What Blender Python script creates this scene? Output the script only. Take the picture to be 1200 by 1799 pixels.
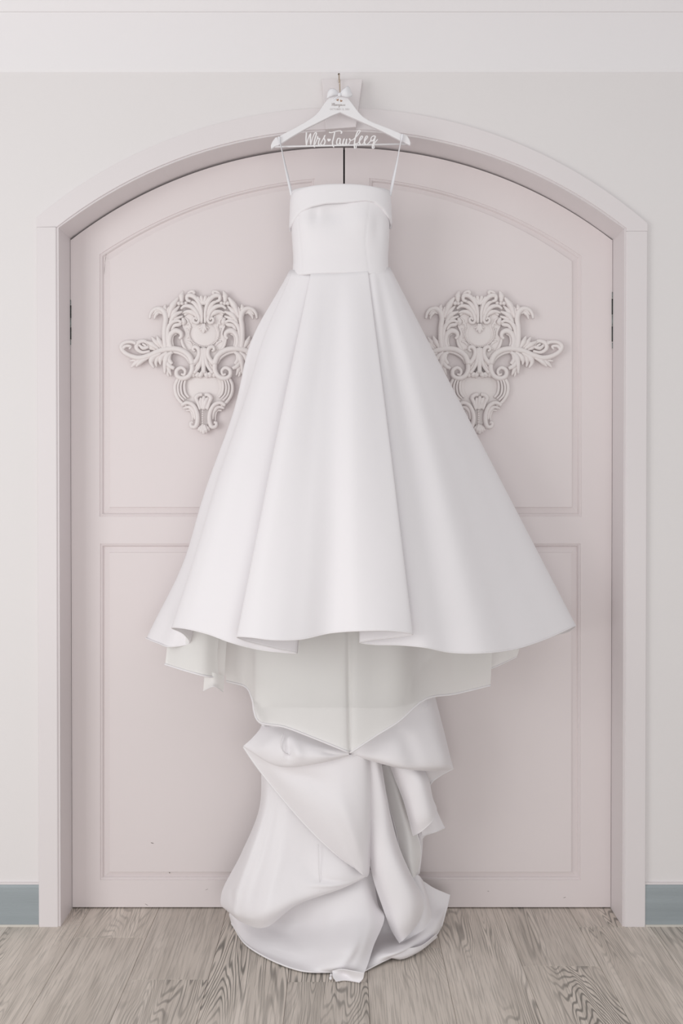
import bpy, bmesh, math, random
import numpy as np
from mathutils import Vector

random.seed(7)
for o in list(bpy.data.objects):
    bpy.data.objects.remove(o, do_unlink=True)
SC = bpy.context.scene
COL = SC.collection

# ------------------------------------------------------------------ camera
F = 1750.0                      # focal length in pixels of a 1200x1799 frame
D = 3.10                        # distance camera - casing plane (Y = 0)
PITCH = 0.0105                  # camera tilted down a touch
PCY = 848 + F * math.tan(PITCH) # principal point row (horizon sits at row 848)
CH = 1.389                      # camera height
cam_data = bpy.data.cameras.new('camera')
cam = bpy.data.objects.new('camera', cam_data)
COL.objects.link(cam)
cam.location = (0, -D, CH)
cam.rotation_euler = (math.pi / 2 - PITCH, 0, 0)
cam_data.sensor_fit = 'AUTO'
cam_data.sensor_width = 36.0
cam_data.lens = F * 36.0 / 1799.0
cam_data.shift_y = -(899.5 - PCY) / 1799.0
cam_data.clip_start = 0.05
SC.camera = cam

# ------------------------------------------------------------------ light
world = bpy.data.worlds.new('room_daylight')
SC.world = world
world.use_nodes = True
bg = world.node_tree.nodes['Background']
bg.inputs['Color'].default_value = (1.0, 1.0, 1.0, 1)
bg.inputs['Strength'].default_value = 0.58

def area(name, loc, target, sx, sy, power, col=(1, 1, 1)):
    l = bpy.data.lights.new(name, 'AREA')
    l.shape = 'RECTANGLE'; l.size = sx; l.size_y = sy; l.energy = power; l.color = col
    o = bpy.data.objects.new(name, l); COL.objects.link(o)
    o.location = loc
    o.rotation_euler = (Vector(target) - Vector(loc)).to_track_quat('-Z', 'Y').to_euler()
    return o
area('window_daylight', (-2.5, -2.7, 1.6), (0.1, 0.0, 1.3), 1.6, 2.1, 36, (1.0, 1.0, 1.0))
area('front_fill', (0.3, -5.6, 1.05), (0.1, 0.0, 1.2), 3.2, 2.0, 58, (1.0, 1.0, 1.0))  # added fill lamp behind the camera, brightens recesses and undersides from the front

SC.view_settings.view_transform = 'Standard'
SC.view_settings.look = 'None'
SC.view_settings.gamma = 1.0
SC.view_settings.use_curve_mapping = False
SC.view_settings.exposure = -0.05

# ------------------------------------------------------------------ measuring
_c, _s = math.cos(PITCH), math.sin(PITCH)
def ray(px, py):
    u = (px - 600.0) / F; v = (PCY - py) / F
    return np.array([u, _c + v * _s, -_s + v * _c])
def P(px, py, Y):
    r = ray(px, py); t = (Y + D) / r[1]
    return np.array([r[0] * t, Y, CH + r[2] * t])
def PZ(px, py, z=0.0):
    r = ray(px, py); t = (z - CH) / r[2]
    return np.array([r[0] * t, r[1] * t - D, z])

# ------------------------------------------------------------------ helpers
def link(o, parent=None):
    COL.objects.link(o)
    if parent is not None: o.parent = parent
    return o
def tag(o, label=None, cat=None, group=None, kind=None):
    if label: o['label'] = label
    if cat: o['category'] = cat
    if group: o['group'] = group
    if kind: o['kind'] = kind
    return o
def empty(name, loc=(0, 0, 0)):
    o = bpy.data.objects.new(name, None); COL.objects.link(o)
    o.location = loc; o.empty_display_size = 0.05
    return o
def mesh(name, verts, faces, mat, parent=None, smooth=True, recalc=False):
    me = bpy.data.meshes.new(name)
    off = np.array(parent.location) if parent is not None and parent.type == 'EMPTY' else np.zeros(3)
    vv = [tuple(np.asarray(v, float) - off) for v in verts]
    me.from_pydata(vv, [], [tuple(int(i) for i in f) for f in faces])
    if recalc:
        bm = bmesh.new(); bm.from_mesh(me)
        bmesh.ops.recalc_face_normals(bm, faces=bm.faces); bm.to_mesh(me); bm.free()
    me.polygons.foreach_set('use_smooth', [smooth] * len(me.polygons))
    me.materials.append(mat); me.update()
    o = bpy.data.objects.new(name, me)
    return link(o, parent)
def grid_faces(nr, nc, off=0, closed=False):
    f = []
    for r in range(nr - 1):
        for c in range(nc if closed else nc - 1):
            c2 = (c + 1) % nc
            f.append((off + r * nc + c, off + r * nc + c2, off + (r + 1) * nc + c2, off + (r + 1) * nc + c))
    return f
def crom(pts, n, alpha=0.5):
    p = np.asarray(pts, float); k = len(p)
    if k == 2:
        return np.array([p[0] + (p[1] - p[0]) * i / n for i in range(n + 1)])
    ext = np.vstack([2 * p[0] - p[1], p, 2 * p[-1] - p[-2]])
    out = []
    for i in range(k - 1):
        a, b, c, d = ext[i:i + 4]
        t0 = 0.0
        t1 = t0 + max(np.linalg.norm(b - a), 1e-5) ** alpha
        t2 = t1 + max(np.linalg.norm(c - b), 1e-5) ** alpha
        t3 = t2 + max(np.linalg.norm(d - c), 1e-5) ** alpha
        for j in range(n + (1 if i == k - 2 else 0)):
            t = t1 + (t2 - t1) * j / n
            A1 = (t1 - t) / (t1 - t0) * a + (t - t0) / (t1 - t0) * b
            A2 = (t2 - t) / (t2 - t1) * b + (t - t1) / (t2 - t1) * c
            A3 = (t3 - t) / (t3 - t2) * c + (t - t2) / (t3 - t2) * d
            B1 = (t2 - t) / (t2 - t0) * A1 + (t - t0) / (t2 - t0) * A2
            B2 = (t3 - t) / (t3 - t1) * A2 + (t - t1) / (t3 - t1) * A3
            out.append((t2 - t) / (t2 - t1) * B1 + (t - t1) / (t2 - t1) * B2)
    return np.array(out)
def tube_geo(pts, rads, seg=8, flat=1.0, cap=True):
    """swept tube; flat squashes it along Y"""
    p = np.asarray(pts, float); n = len(p)
    if np.isscalar(rads): rads = [rads] * n
    V, Fc = [], []
    prev = None
    for i in range(n):
        t = p[min(i + 1, n - 1)] - p[max(i - 1, 0)]
        t = t / (np.linalg.norm(t) + 1e-9)
        if prev is None:
            ref = np.array([0, 1.0, 0]) if abs(t[1]) < 0.9 else np.array([1.0, 0, 0])
            a = np.cross(t, ref)
        else:
            a = prev - t * np.dot(prev, t)
        a /= (np.linalg.norm(a) + 1e-9); prev = a
        b = np.cross(t, a)
        for j in range(seg):
            w = 2 * math.pi * j / seg
            q = (a * math.cos(w) + b * math.sin(w)) * rads[i]
            q[1] *= flat
            V.append(p[i] + q)
    Fc += grid_faces(n, seg, 0, True)
    if cap:
        Fc.append(tuple(range(seg - 1, -1, -1)))
        Fc.append(tuple((n - 1) * seg + j for j in range(seg)))
    return V, Fc
def tube(name, pts, rads, mat, parent=None, seg=8, flat=1.0):
    V, Fc = tube_geo(pts, rads, seg, flat)
    return mesh(name, V, Fc, mat, parent, True, True)
def merge(parts):
    V, Fc = [], []
    for v, f in parts:
        o = len(V); V += list(v); Fc += [tuple(i + o for i in q) for q in f]
    return V, Fc
def box_geo(x0, x1, y0, y1, z0, z1):
    V = [(x0, y0, z0), (x1, y0, z0), (x1, y1, z0), (x0, y1, z0), (x0, y0, z1), (x1, y0, z1), (x1, y1, z1), (x0, y1, z1)]
    return V, [(0, 3, 2, 1), (4, 5, 6, 7), (0, 1, 5, 4), (1, 2, 6, 5), (2, 3, 7, 6), (3, 0, 4, 7)]
def plate(name, loops, y_front, y_back, mat, parent=None, bevel=0.0, smooth=False):
    """plate in the XZ plane from 2D loops (x, z); later loops are holes; real thickness"""
    cu = bpy.data.curves.new('tmp', 'CURVE'); cu.dimensions = '2D'; cu.fill_mode = 'BOTH'
    for lp in loops:
        sp = cu.splines.new('POLY'); sp.points.add(len(lp) - 1)
        for q, (x, z) in zip(sp.points, lp): q.co = (x, z, 0, 1)
        sp.use_cyclic_u = True
    half = (y_back - y_front) / 2
    cu.extrude = max(half - bevel, 1e-4)
    if bevel > 0:
        cu.bevel_depth = bevel; cu.bevel_resolution = 2; cu.offset = -bevel
    tmp = bpy.data.objects.new('tmp', cu); COL.objects.link(tmp)
    bpy.context.view_layer.update()
    dg = bpy.context.evaluated_depsgraph_get()
    me = bpy.data.meshes.new_from_object(tmp.evaluated_get(dg))
    bpy.data.objects.remove(tmp); bpy.data.curves.remove(cu)
    yc = (y_front + y_back) / 2
    V = [(v.co.x, yc - v.co.z, v.co.y) for v in me.vertices]
    Fc = [tuple(p.vertices) for p in me.polygons]
    bpy.data.meshes.remove(me)
    bm = bmesh.new()
    bv = [bm.verts.new(v) for v in V]
    for f in Fc:
        try: bm.faces.new([bv[i] for i in f])
        except ValueError: pass
    bmesh.ops.remove_doubles(bm, verts=bm.verts, dist=1e-5)
    bmesh.ops.recalc_face_normals(bm, faces=bm.faces)
    me = bpy.data.meshes.new(name)
    off = Vector(parent.location) if parent is not None and parent.type == 'EMPTY' else Vector((0, 0, 0))
    bmesh.ops.translate(bm, verts=bm.verts, vec=-off)
    bm.to_mesh(me); bm.free()
    me.polygons.foreach_set('use_smooth', [smooth] * len(me.polygons))
    me.materials.append(mat)
    return link(bpy.data.objects.new(name, me), parent)
def text_plate(name, body, size, center, y_front, thick, mat, parent, rot=0.0):
    cu = bpy.data.curves.new('tmp', 'FONT'); cu.body = body; cu.size = size
    cu.align_x = 'CENTER'; cu.align_y = 'CENTER'; cu.extrude = thick / 2; cu.resolution_u = 3
    tmp = bpy.data.objects.new('tmp', cu); COL.objects.link(tmp)
    bpy.context.view_layer.update()
    dg = bpy.context.evaluated_depsgraph_get()
    me = bpy.data.meshes.new_from_object(tmp.evaluated_get(dg))
    bpy.data.objects.remove(tmp); bpy.data.curves.remove(cu)
    V = [(center[0] + v.co.x, y_front + thick / 2 - v.co.z, center[2] + v.co.y) for v in me.vertices]
    Fc = [tuple(p.vertices) for p in me.polygons]
    bpy.data.meshes.remove(me)
    return mesh(name, V, Fc, mat, parent, False)

# ------------------------------------------------------------------ materials
def new_mat(name):
    m = bpy.data.materials.new(name); m.use_nodes = True
    nt = m.node_tree
    return m, nt, nt.nodes['Principled BSDF'], nt.nodes['Material Output']
def nd(nt, kind, **kw):
    n = nt.nodes.new(kind)
    for k, v in kw.items():
        if k in n.inputs: n.inputs[k].default_value = v
        else: setattr(n, k, v)
    return n
def paint(name, col, rough=0.55, bump_scale=90, bump=0.05, var=0.03, spec=0.4, stretch=(1, 1, 1)):
    m, nt, b, out = new_mat(name)
    tc = nd(nt, 'ShaderNodeTexCoord'); mp = nd(nt, 'ShaderNodeMapping')
    mp.inputs['Scale'].default_value = stretch
    nt.links.new(tc.outputs['Object'], mp.inputs['Vector'])
    n1 = nd(nt, 'ShaderNodeTexNoise', Scale=bump_scale, Detail=4.0)
    n2 = nd(nt, 'ShaderNodeTexNoise', Scale=2.3, Detail=3.0)
    nt.links.new(mp.outputs['Vector'], n1.inputs['Vector']); nt.links.new(mp.outputs['Vector'], n2.inputs['Vector'])
    mx = nd(nt, 'ShaderNodeMix', data_type='RGBA')
    mx.inputs['A'].default_value = (*[c * (1 - var) for c in col], 1)
    mx.inputs['B'].default_value = (*[min(1, c * (1 + var)) for c in col], 1)
    nt.links.new(n2.outputs['Fac'], mx.inputs['Factor'])
    nt.links.new(mx.outputs['Result'], b.inputs['Base Color'])
    bp = nd(nt, 'ShaderNodeBump', Strength=bump, Distance=0.002)
    nt.links.new(n1.outputs['Fac'], bp.inputs['Height']); nt.links.new(bp.outputs['Normal'], b.inputs['Normal'])
    b.inputs['Roughness'].default_value = rough
    b.inputs['Specular IOR Level'].default_value = spec
    return m
M_WALL = paint('wall_plaster', (0.80, 0.769, 0.767), 0.85, 140, 0.12, 0.015, 0.2)
M_CEIL = paint('ceiling_paint', (0.86, 0.835, 0.845), 0.9, 140, 0.08, 0.01, 0.2)
M_DOOR = paint('door_paint', (0.79, 0.722, 0.722), 0.45, 60, 0.04, 0.02, 0.4)
M_TRIM = paint('trim_paint', (0.78, 0.732, 0.738), 0.45, 60, 0.04, 0.02, 0.4)
M_CARV = paint('carving_paint', (0.83, 0.775, 0.765), 0.5, 120, 0.05, 0.02, 0.35)
M_BLUE = paint('baseboard_blue', (0.34, 0.38, 0.40), 0.5, 60, 0.25, 0.2, 0.35, (0.6, 1, 14))
M_DARK = paint('dark_backing', (0.03, 0.03, 0.03), 0.9)
M_HANG = paint('hanger_lacquer', (0.87, 0.85, 0.865), 0.35, 60, 0.02, 0.01, 0.45)
M_LETT = paint('acrylic_letters', (0.92, 0.90, 0.905), 0.4, 60, 0.02, 0.01)
M_GOLD = paint('rose_gold_print', (0.42, 0.26, 0.18), 0.4)
M_INK = paint('grey_print', (0.50, 0.46, 0.45), 0.6)
M_CAULK = paint('old_caulk', (0.66, 0.63, 0.58), 0.8, 200, 0.3, 0.1)
M_BRONZE = paint('dark_hinge', (0.035, 0.04, 0.038), 0.45)
m, nt, b, out = new_mat('hinge_steel')
b.inputs['Base Color'].default_value = (0.25, 0.29, 0.28, 1); b.inputs['Metallic'].default_value = 0.8
b.inputs['Roughness'].default_value = 0.4
M_STEEL = m
m, nt, b, out = new_mat('brass_wire')
b.inputs['Base Color'].default_value = (0.62, 0.52, 0.42, 1); b.inputs['Metallic'].default_value = 0.85
b.inputs['Roughness'].default_value = 0.3
M_WIRE = m
m, nt, b, out = new_mat('nail_bronze')
b.inputs['Base Color'].default_value = (0.12, 0.08, 0.04, 1); b.inputs['Metallic'].default_value = 0.6
b.inputs['Roughness'].default_value = 0.4
M_NAIL = m

def fabric(name, col, rough=0.5, sheen=0.25, weave=1500.0):
    m, nt, b, out = new_mat(name)
    tc = nd(nt, 'ShaderNodeTexCoord')
    n1 = nd(nt, 'ShaderNodeTexNoise', Scale=weave * 0.25, Detail=2.0)
    mp = nd(nt, 'ShaderNodeMapping'); mp.inputs['Scale'].default_value = (0.35, 0.35, 1.6)
    nt.links.new(tc.outputs['Object'], mp.inputs['Vector']); nt.links.new(mp.outputs['Vector'], n1.inputs['Vector'])
    n2 = nd(nt, 'ShaderNodeTexNoise', Scale=9.0, Detail=2.0)
    nt.links.new(tc.outputs['Object'], n2.inputs['Vector'])
    bp = nd(nt, 'ShaderNodeBump', Strength=0.10, Distance=0.001)
    nt.links.new(n1.outputs['Fac'], bp.inputs['Height'])
    bp2 = nd(nt, 'ShaderNodeBump', Strength=0.10, Distance=0.02)
    nt.links.new(n2.outputs['Fac'], bp2.inputs['Height']); nt.links.new(bp.outputs['Normal'], bp2.inputs['Normal'])
    nt.links.new(bp2.outputs['Normal'], b.inputs['Normal'])
    b.inputs['Base Color'].default_value = (*col, 1)
    b.inputs['Roughness'].default_value = rough
    b.inputs['Sheen Weight'].default_value = sheen
    b.inputs['Specular IOR Level'].default_value = 0.35
    return m
M_SATIN = fabric('ivory_mikado', (0.872, 0.842, 0.862), 0.5, 0.15)
M_RIBBON = fabric('satin_ribbon', (0.86, 0.85, 0.88), 0.35, 0.1)
def organza(name, col, alpha):
    m, nt, b, out = new_mat(name)
    b.inputs['Base Color'].default_value = (*col, 1); b.inputs['Roughness'].default_value = 0.6
    tl = nd(nt, 'ShaderNodeBsdfTranslucent'); tl.inputs['Color'].default_value = (*col, 1)
    mx = nd(nt, 'ShaderNodeMixShader', Fac=0.15)
    nt.links.new(b.outputs['BSDF'], mx.inputs[1]); nt.links.new(tl.outputs['BSDF'], mx.inputs[2])
    tr = nd(nt, 'ShaderNodeBsdfTransparent'); mx2 = nd(nt, 'ShaderNodeMixShader', Fac=alpha)
    nt.links.new(tr.outputs['BSDF'], mx2.inputs[1]); nt.links.new(mx.outputs['Shader'], mx2.inputs[2])
    nt.links.new(mx2.outputs['Shader'], out.inputs['Surface'])
    return m
M_ORG = organza('organza', (0.96, 0.95, 0.93), 0.74)

def plank_mat():
    m, nt, b, out = new_mat('grey_oak_plank')
    L = nt.links
    tc = nd(nt, 'ShaderNodeTexCoord'); oi = nd(nt, 'ShaderNodeObjectInfo')
    off = nd(nt, 'ShaderNodeVectorMath', operation='SCALE'); off.inputs[0].default_value = (37, 91, 13)
    L.new(oi.outputs['Random'], off.inputs['Scale'])
    add = nd(nt, 'ShaderNodeVectorMath', operation='ADD')
    L.new(tc.outputs['Object'], add.inputs[0]); L.new(off.outputs['Vector'], add.inputs[1])
    def noise(scale, sx, sy, detail, dist=0.0, rough=0.5):
        mp = nd(nt, 'ShaderNodeMapping'); mp.inputs['Scale'].default_value = (sx, sy, 1)
        L.new(add.outputs['Vector'], mp.inputs['Vector'])
        n = nd(nt, 'ShaderNodeTexNoise', Scale=scale, Detail=detail, Distortion=dist, Roughness=rough)
        L.new(mp.outputs['Vector'], n.inputs['Vector']); return n.outputs['Fac']
    def math_(op, a, bb=None, c=None):
        n = nd(nt, 'ShaderNodeMath', operation=op)
        for i, v in enumerate((a, bb, c)):
            if v is None: continue
            if isinstance(v, (int, float)): n.inputs[i].default_value = v
            else: L.new(v, n.inputs[i])
        return n.outputs[0]
    def ramp(v, stops):
        r = nd(nt, 'ShaderNodeValToRGB'); e = r.color_ramp.elements
        while len(e) < len(stops): e.new(0.5)
        for el, (p, c) in zip(e, stops): el.position = p; el.color = (c, c, c, 1) if isinstance(c, float) else (*c, 1)
        L.new(v, r.inputs['Fac']); return r.outputs['Color']
    n_big = noise(1.0, 5.5, 0.62, 3.0, 0.5, 0.42)                   # contour field: cathedral rings
    rings = math_('SINE', math_('MULTIPLY', n_big, 340.0))
    ring_l = ramp(math_('MULTIPLY_ADD', rings, 0.5, 0.5), [(0.0, 1.0), (0.25, 0.55), (0.5, 0.0)])
    mask = ramp(noise(1.0, 4.0, 1.4, 2.0), [(0.44, 0.08), (0.60, 1.0)])
    fine = noise(1.0, 260.0, 7.0, 3.0)                       # fine streaks
    fine_l = ramp(fine, [(0.38, 1.0), (0.52, 0.0)])
    streak = ramp(noise(1.0, 30.0, 2.0, 4.0, 0.4), [(0.38, 1.0), (0.62, 0.0)])
    patch_ = noise(1.0, 6.0, 2.2, 3.0)
    base = nd(nt, 'ShaderNodeMix', data_type='RGBA')
    base.inputs['A'].default_value = (0.66, 0.585, 0.515, 1); base.inputs['B'].default_value = (0.82, 0.745, 0.68, 1)
    L.new(patch_, base.inputs['Factor'])
    def darken(prev, fac, col):
        x = nd(nt, 'ShaderNodeMix', data_type='RGBA'); x.inputs['B'].default_value = (*col, 1)
        L.new(prev, x.inputs['A']); L.new(fac, x.inputs['Factor']); return x.outputs['Result']
    c = darken(base.outputs['Result'], math_('MULTIPLY', streak, 0.30), (0.34, 0.295, 0.255))
    c = darken(c, math_('MULTIPLY', fine_l, 0.36), (0.24, 0.22, 0.195))
    c = darken(c, math_('MULTIPLY', math_('MULTIPLY', ring_l, mask), 0.78), (0.12, 0.112, 0.10))
    tint = nd(nt, 'ShaderNodeHueSaturation')
    L.new(c, tint.inputs['Color']); L.new(math_('MULTIPLY_ADD', oi.outputs['Random'], 0.16, 0.92), tint.inputs['Value'])
    L.new(tint.outputs['Color'], b.inputs['Base Color'])
    bp = nd(nt, 'ShaderNodeBump', Strength=0.25, Distance=0.0006)
    L.new(math_('SUBTRACT', 1.0, math_('ADD', math_('MULTIPLY', fine_l, 0.5), math_('MULTIPLY', ring_l, mask))), bp.inputs['Height'])
    L.new(bp.outputs['Normal'], b.inputs['Normal'])
    b.inputs['Roughness'].default_value = 0.5; b.inputs['Specular IOR Level'].default_value = 0.35
    return m
M_PLANK = plank_mat()

# ------------------------------------------------------------------ the setting
YW, YD = 0.016, 0.135            # wall face, door face
def structure(o, label, cat): return tag(o, label, cat, None, 'structure')

# floor: grey oak vinyl planks, each a piece of its own
fl = mesh('floor', *box_geo(-2.9, 2.9, -3.6, 0.30, -0.03, -0.0105), M_DARK, None, False)
structure(fl, 'grey washed oak plank floor with cathedral grain', 'floor')
PW = 0.2232
def plank_mesh(length):
    g = 0.0004; t = 0.010; c = 0.0006
    x0, x1, y0, y1 = g, PW - g, g, length - g
    V = [(x0, y0, -t), (x1, y0, -t), (x1, y1, -t), (x0, y1, -t), (x0, y0, -c), (x1, y0, -c), (x1, y1, -c), (x0, y1, -c),
         (x0 + c, y0 + c, 0), (x1 - c, y0 + c, 0), (x1 - c, y1 - c, 0), (x0 + c, y1 - c, 0)]
    Fc = [(0, 3, 2, 1), (8, 9, 10, 11)] + [(a, b_, b_ + 4, a + 4) for s in (0, 4) for a, b_ in ((s, s + 1), (s + 1, s + 2), (s + 2, s + 3), (s + 3, s))]
    me = bpy.data.meshes.new('plank'); me.from_pydata(V, [], Fc); me.materials.append(M_PLANK); me.update()
    return me
PL = 1.22
PME = plank_mesh(PL)
x_ref = PZ(506, 1720)[0]
end_rows = {-3: 1647, -2: 1721, 0: 1725, 3: 1697, 4: 1629}   # plank column -> row of its butt joint
for k in range(-11, 11):
    xs = x_ref + k * PW
    if k in end_rows: j = PZ(600, end_rows[k])[1]
    else: j = -0.62 - 0.37 * ((k * 5) % 3)
    y = j
    while y > -3.5: y -= PL
    while y < 0.28:
        o = bpy.data.objects.new('plank', PME); COL.objects.link(o); o.parent = fl
        o.location = (xs, y, 0); y += PL

# arched opening profile
def arc_path(xl, yl, xr, yr, ytop, Y, n=40, xc=None):
    """points from left springing over the crown to right springing; circle through three picture points at depth Y"""
    A, B, C = P(xl, yl, Y), P((xl + xr) / 2 if xc is None else xc, ytop, Y), P(xr, yr, Y)
    (ax, az), (bx, bz), (cx, cz) = (A[0], A[2]), (B[0], B[2]), (C[0], C[2])
    d = 2 * (ax * (bz - cz) + bx * (cz - az) + cx * (az - bz))
    ux = ((ax**2 + az**2) * (bz - cz) + (bx**2 + bz**2) * (cz - az) + (cx**2 + cz**2) * (az - bz)) / d
    uz = ((ax**2 + az**2) * (cx - bx) + (bx**2 + bz**2) * (ax - cx) + (cx**2 + cz**2) * (bx - ax)) / d
    r = math.hypot(ax - ux, az - uz)
    a0 = math.atan2(az - uz, ax - ux); a1 = math.atan2(cz - uz, cx - ux)
    return [(ux + r * math.cos(a0 + (a1 - a0) * i / n), uz + r * math.sin(a0 + (a1 - a0) * i / n)) for i in range(n + 1)]
def lin(n, a, b): return [(a[0] + (b[0] - a[0]) * i / n, a[1] + (b[1] - a[1]) * i / n) for i in range(n + 1)]

outer = arc_path(64, 382, 1138, 392, 189, 0.0)
inner = arc_path(99, 399, 1101, 401, 226.5, 0.0)
seam_l, seam_r = P(64, 399, 0)[2], P(1138, 406, 0)[2]
xi_l, xi_r = inner[0][0], inner[-1][0]
xo_l, xo_r = outer[0][0], outer[-1][0]
Z_SOF = P(600, 127.5, YW)[2]

wl = [(-2.9, 0), (xo_l + 0.02, 0), (xo_l + 0.02, seam_l - 0.03)] + [(x * 0.97, z - 0.02) for x, z in outer[1:-1]] + \
     [(xo_r - 0.02, seam_r - 0.03), (xo_r - 0.02, 0), (2.9, 0), (2.9, Z_SOF + 0.05), (-2.9, Z_SOF + 0.05)]
structure(plate('wall_back', [wl], YW, YW + 0.10, M_WALL), 'off-white plastered wall around the arched doors', 'wall')
# lowered ceiling band over the doors, then the ceiling step
Z_CEIL = P(600, 22, 0.010)[2]
hp = [(YW + 0.1, Z_SOF - 0.002), (YW + 0.001, Z_SOF - 0.002), (0.0135, Z_SOF), (0.0115, Z_SOF + 0.004), (0.010, Z_SOF + 0.012), (0.010, Z_CEIL + 0.3), (YW + 0.1, Z_CEIL + 0.3)]
hdr_V = [(-2.9, y, z) for y, z in hp] + [(2.9, y, z) for y, z in hp]
hdr_F = [(i, 7 + i, 7 + (i + 1) % 7, (i + 1) % 7) for i in range(7)] + [tuple(range(7)), tuple(range(13, 6, -1))]
structure(mesh('trim_2', hdr_V, hdr_F, M_CEIL, None, False, True), 'slightly proud white header band above the doors', 'wall header')
cr = [(0.010, Z_CEIL), (0.004, Z_CEIL + 0.001), (-0.008, Z_CEIL + 0.09), (-0.02, Z_CEIL + 0.10), (-0.30, Z_CEIL + 0.10), (-0.30, Z_CEIL + 0.15), (0.010, Z_CEIL + 0.15)]
V = [(-2.9, y, z) for y, z in cr] + [(2.9, y, z) for y, z in cr]
n = len(cr)
structure(mesh('ceiling', V, [(i, n + i, n + (i + 1) % n, (i + 1) % n) for i in range(n)] + [tuple(range(n)), tuple(range(2 * n - 1, n - 1, -1))], M_CEIL, None, False, True),
          'white cornice and ceiling edge along the top', 'ceiling')
structure(mesh('gap_backing', *merge([box_geo(-1.05, 1.05, 0.22, 0.24, -0.02, 2.75), box_geo(-1.05, -1.0, 0.117, 0.22, -0.02, 2.75), box_geo(1.0, 1.05, 0.117, 0.22, -0.02, 2.75), box_geo(-1.0, 1.0, 0.117, 0.22, 2.70, 2.75)]), M_DARK, None, False), 'added black box standing in for the dark behind the door gaps', 'void')  # black box added behind the leaves to shut out light and darken the gaps

trim = tag(empty('trim_1', (0, 0, 0)), 'pale painted casing arching around the double doors', 'door casing', None, 'structure')
def casing_leg(x0, x1, zt, side):
    # section with eased edges, extruded up
    pr = [(x0, 0.018), (x0, 0.002), (x0 + 0.002 * side, 0.0), (x1 - 0.003 * side, 0.0), (x1, 0.003), (x1, 0.018)]
    V = [(x, y, 0.0) for x, y in pr] + [(x, y, zt) for x, y in pr]
    n = len(pr)
    Fc = [(i, i + 1, n + i + 1, n + i) for i in range(n - 1)] + [tuple(range(n)), tuple(range(2 * n - 1, n - 1, -1))]
    mesh('casing_upright', V, Fc, M_TRIM, trim, False, True)
casing_leg(xo_l, xi_l, seam_l - 0.0006, 1); casing_leg(xo_r, xi_r, seam_r - 0.0006, -1)
arch_loop = [(xo_l, seam_l)] + outer + [(xo_r, seam_r), (xi_r, seam_r)] + inner[::-1] + [(xi_l, seam_l)]
plate('casing_arch', [arch_loop], 0.0, 0.018, M_TRIM, trim, 0.0015)
# bead and jamb lining the reveal
bead_in = 0.0105
def inset(path, d):
    q = []
    cx = 0.0
    for i, (x, z) in enumerate(path):
        a = path[max(i - 1, 0)]; b_ = path[min(i + 1, len(path) - 1)]
        tx, tz = b_[0] - a[0], b_[1] - a[1]; l = math.hypot(tx, tz)
        q.append((x + tz / l * d, z - tx / l * d))
    return q
full_in = [(xi_l, 0.0), (xi_l, seam_l * 0.5), (xi_l, inner[0][1] - 0.001)] + inner[1:-1] + [(xi_r, inner[-1][1] - 0.001), (xi_r, seam_l * 0.5), (xi_r, 0.0)]
def sweep_section(name, path, sect, mat, parent, rng):
    """sect: list of (inset, Y) ; path runs left foot -> crown -> right foot"""
    cols = [inset(path, d) for d, _ in sect]
    n = len(path); V = []
    for i in range(n):
        for (d, y), c in zip(sect, cols):
            V.append((c[i][0], y, c[i][1]))
    a, b_ = rng
    s = len(sect)
    VV = V[a * s:(b_ + 1) * s]
    return mesh(name, VV, grid_faces(b_ + 1 - a, s), mat, parent, False, False)
sect = [(-0.002, 0.016), (-0.002, 0.004), (0.0003, 0.0052), (0.0016, 0.0052), (0.0028, 0.0040), (0.005, 0.0036), (0.0058, 0.0050), (0.006, 0.008), (0.006, 0.175)]
NF = len(full_in)
sweep_section('jamb_upright', full_in, sect, M_TRIM, trim, (0, 2))
sweep_section('jamb_arch', full_in, sect, M_TRIM, trim, (2, NF - 3))
sweep_section('jamb_upright', full_in, sect, M_TRIM, trim, (NF - 3, NF - 1))
# keystone with slanted sides
ks = [P(*q, -0.022) for q in ((565.5, 138.5), (637, 138.5), (625.5, 223), (572, 227))]
plate('keystone', [[(q[0], q[2]) for q in ks]], -0.022, 0.016, M_TRIM, trim, 0.002)

# baseboards
for nm, x0, x1, lb in (('baseboard_left', -2.9, xo_l - 0.0008, 'worn blue-grey baseboard left of the door casing'), ('baseboard_right', xo_r + 0.0008, 2.9, 'worn blue-grey baseboard right of the door casing')):
    zt = P(30, 1555, 0.004)[2]
    pr = [(YW, 0.0), (0.0045, 0.0), (0.0045, zt - 0.008), (0.0065, zt - 0.002), (0.009, zt), (YW, zt)]
    V = [(x0, y, z) for y, z in pr] + [(x1, y, z) for y, z in pr]
    n = len(pr)
    Fc = [(i, n + i, n + (i + 1) % n, (i + 1) % n) for i in range(n)] + [tuple(range(n)), tuple(range(2 * n - 1, n - 1, -1))]
    bb = structure(mesh(nm, V, Fc, M_BLUE, None, False, True), lb, 'baseboard')
    mesh('caulk_line', *box_geo(x0, x1, 0.0005, 0.0045, 0, 0.006), M_CAULK, bb, False)
    mesh('cap_bead', *box_geo(x0, x1, 0.008, YW, zt, zt + 0.006), M_TRIM, bb, False)

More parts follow.
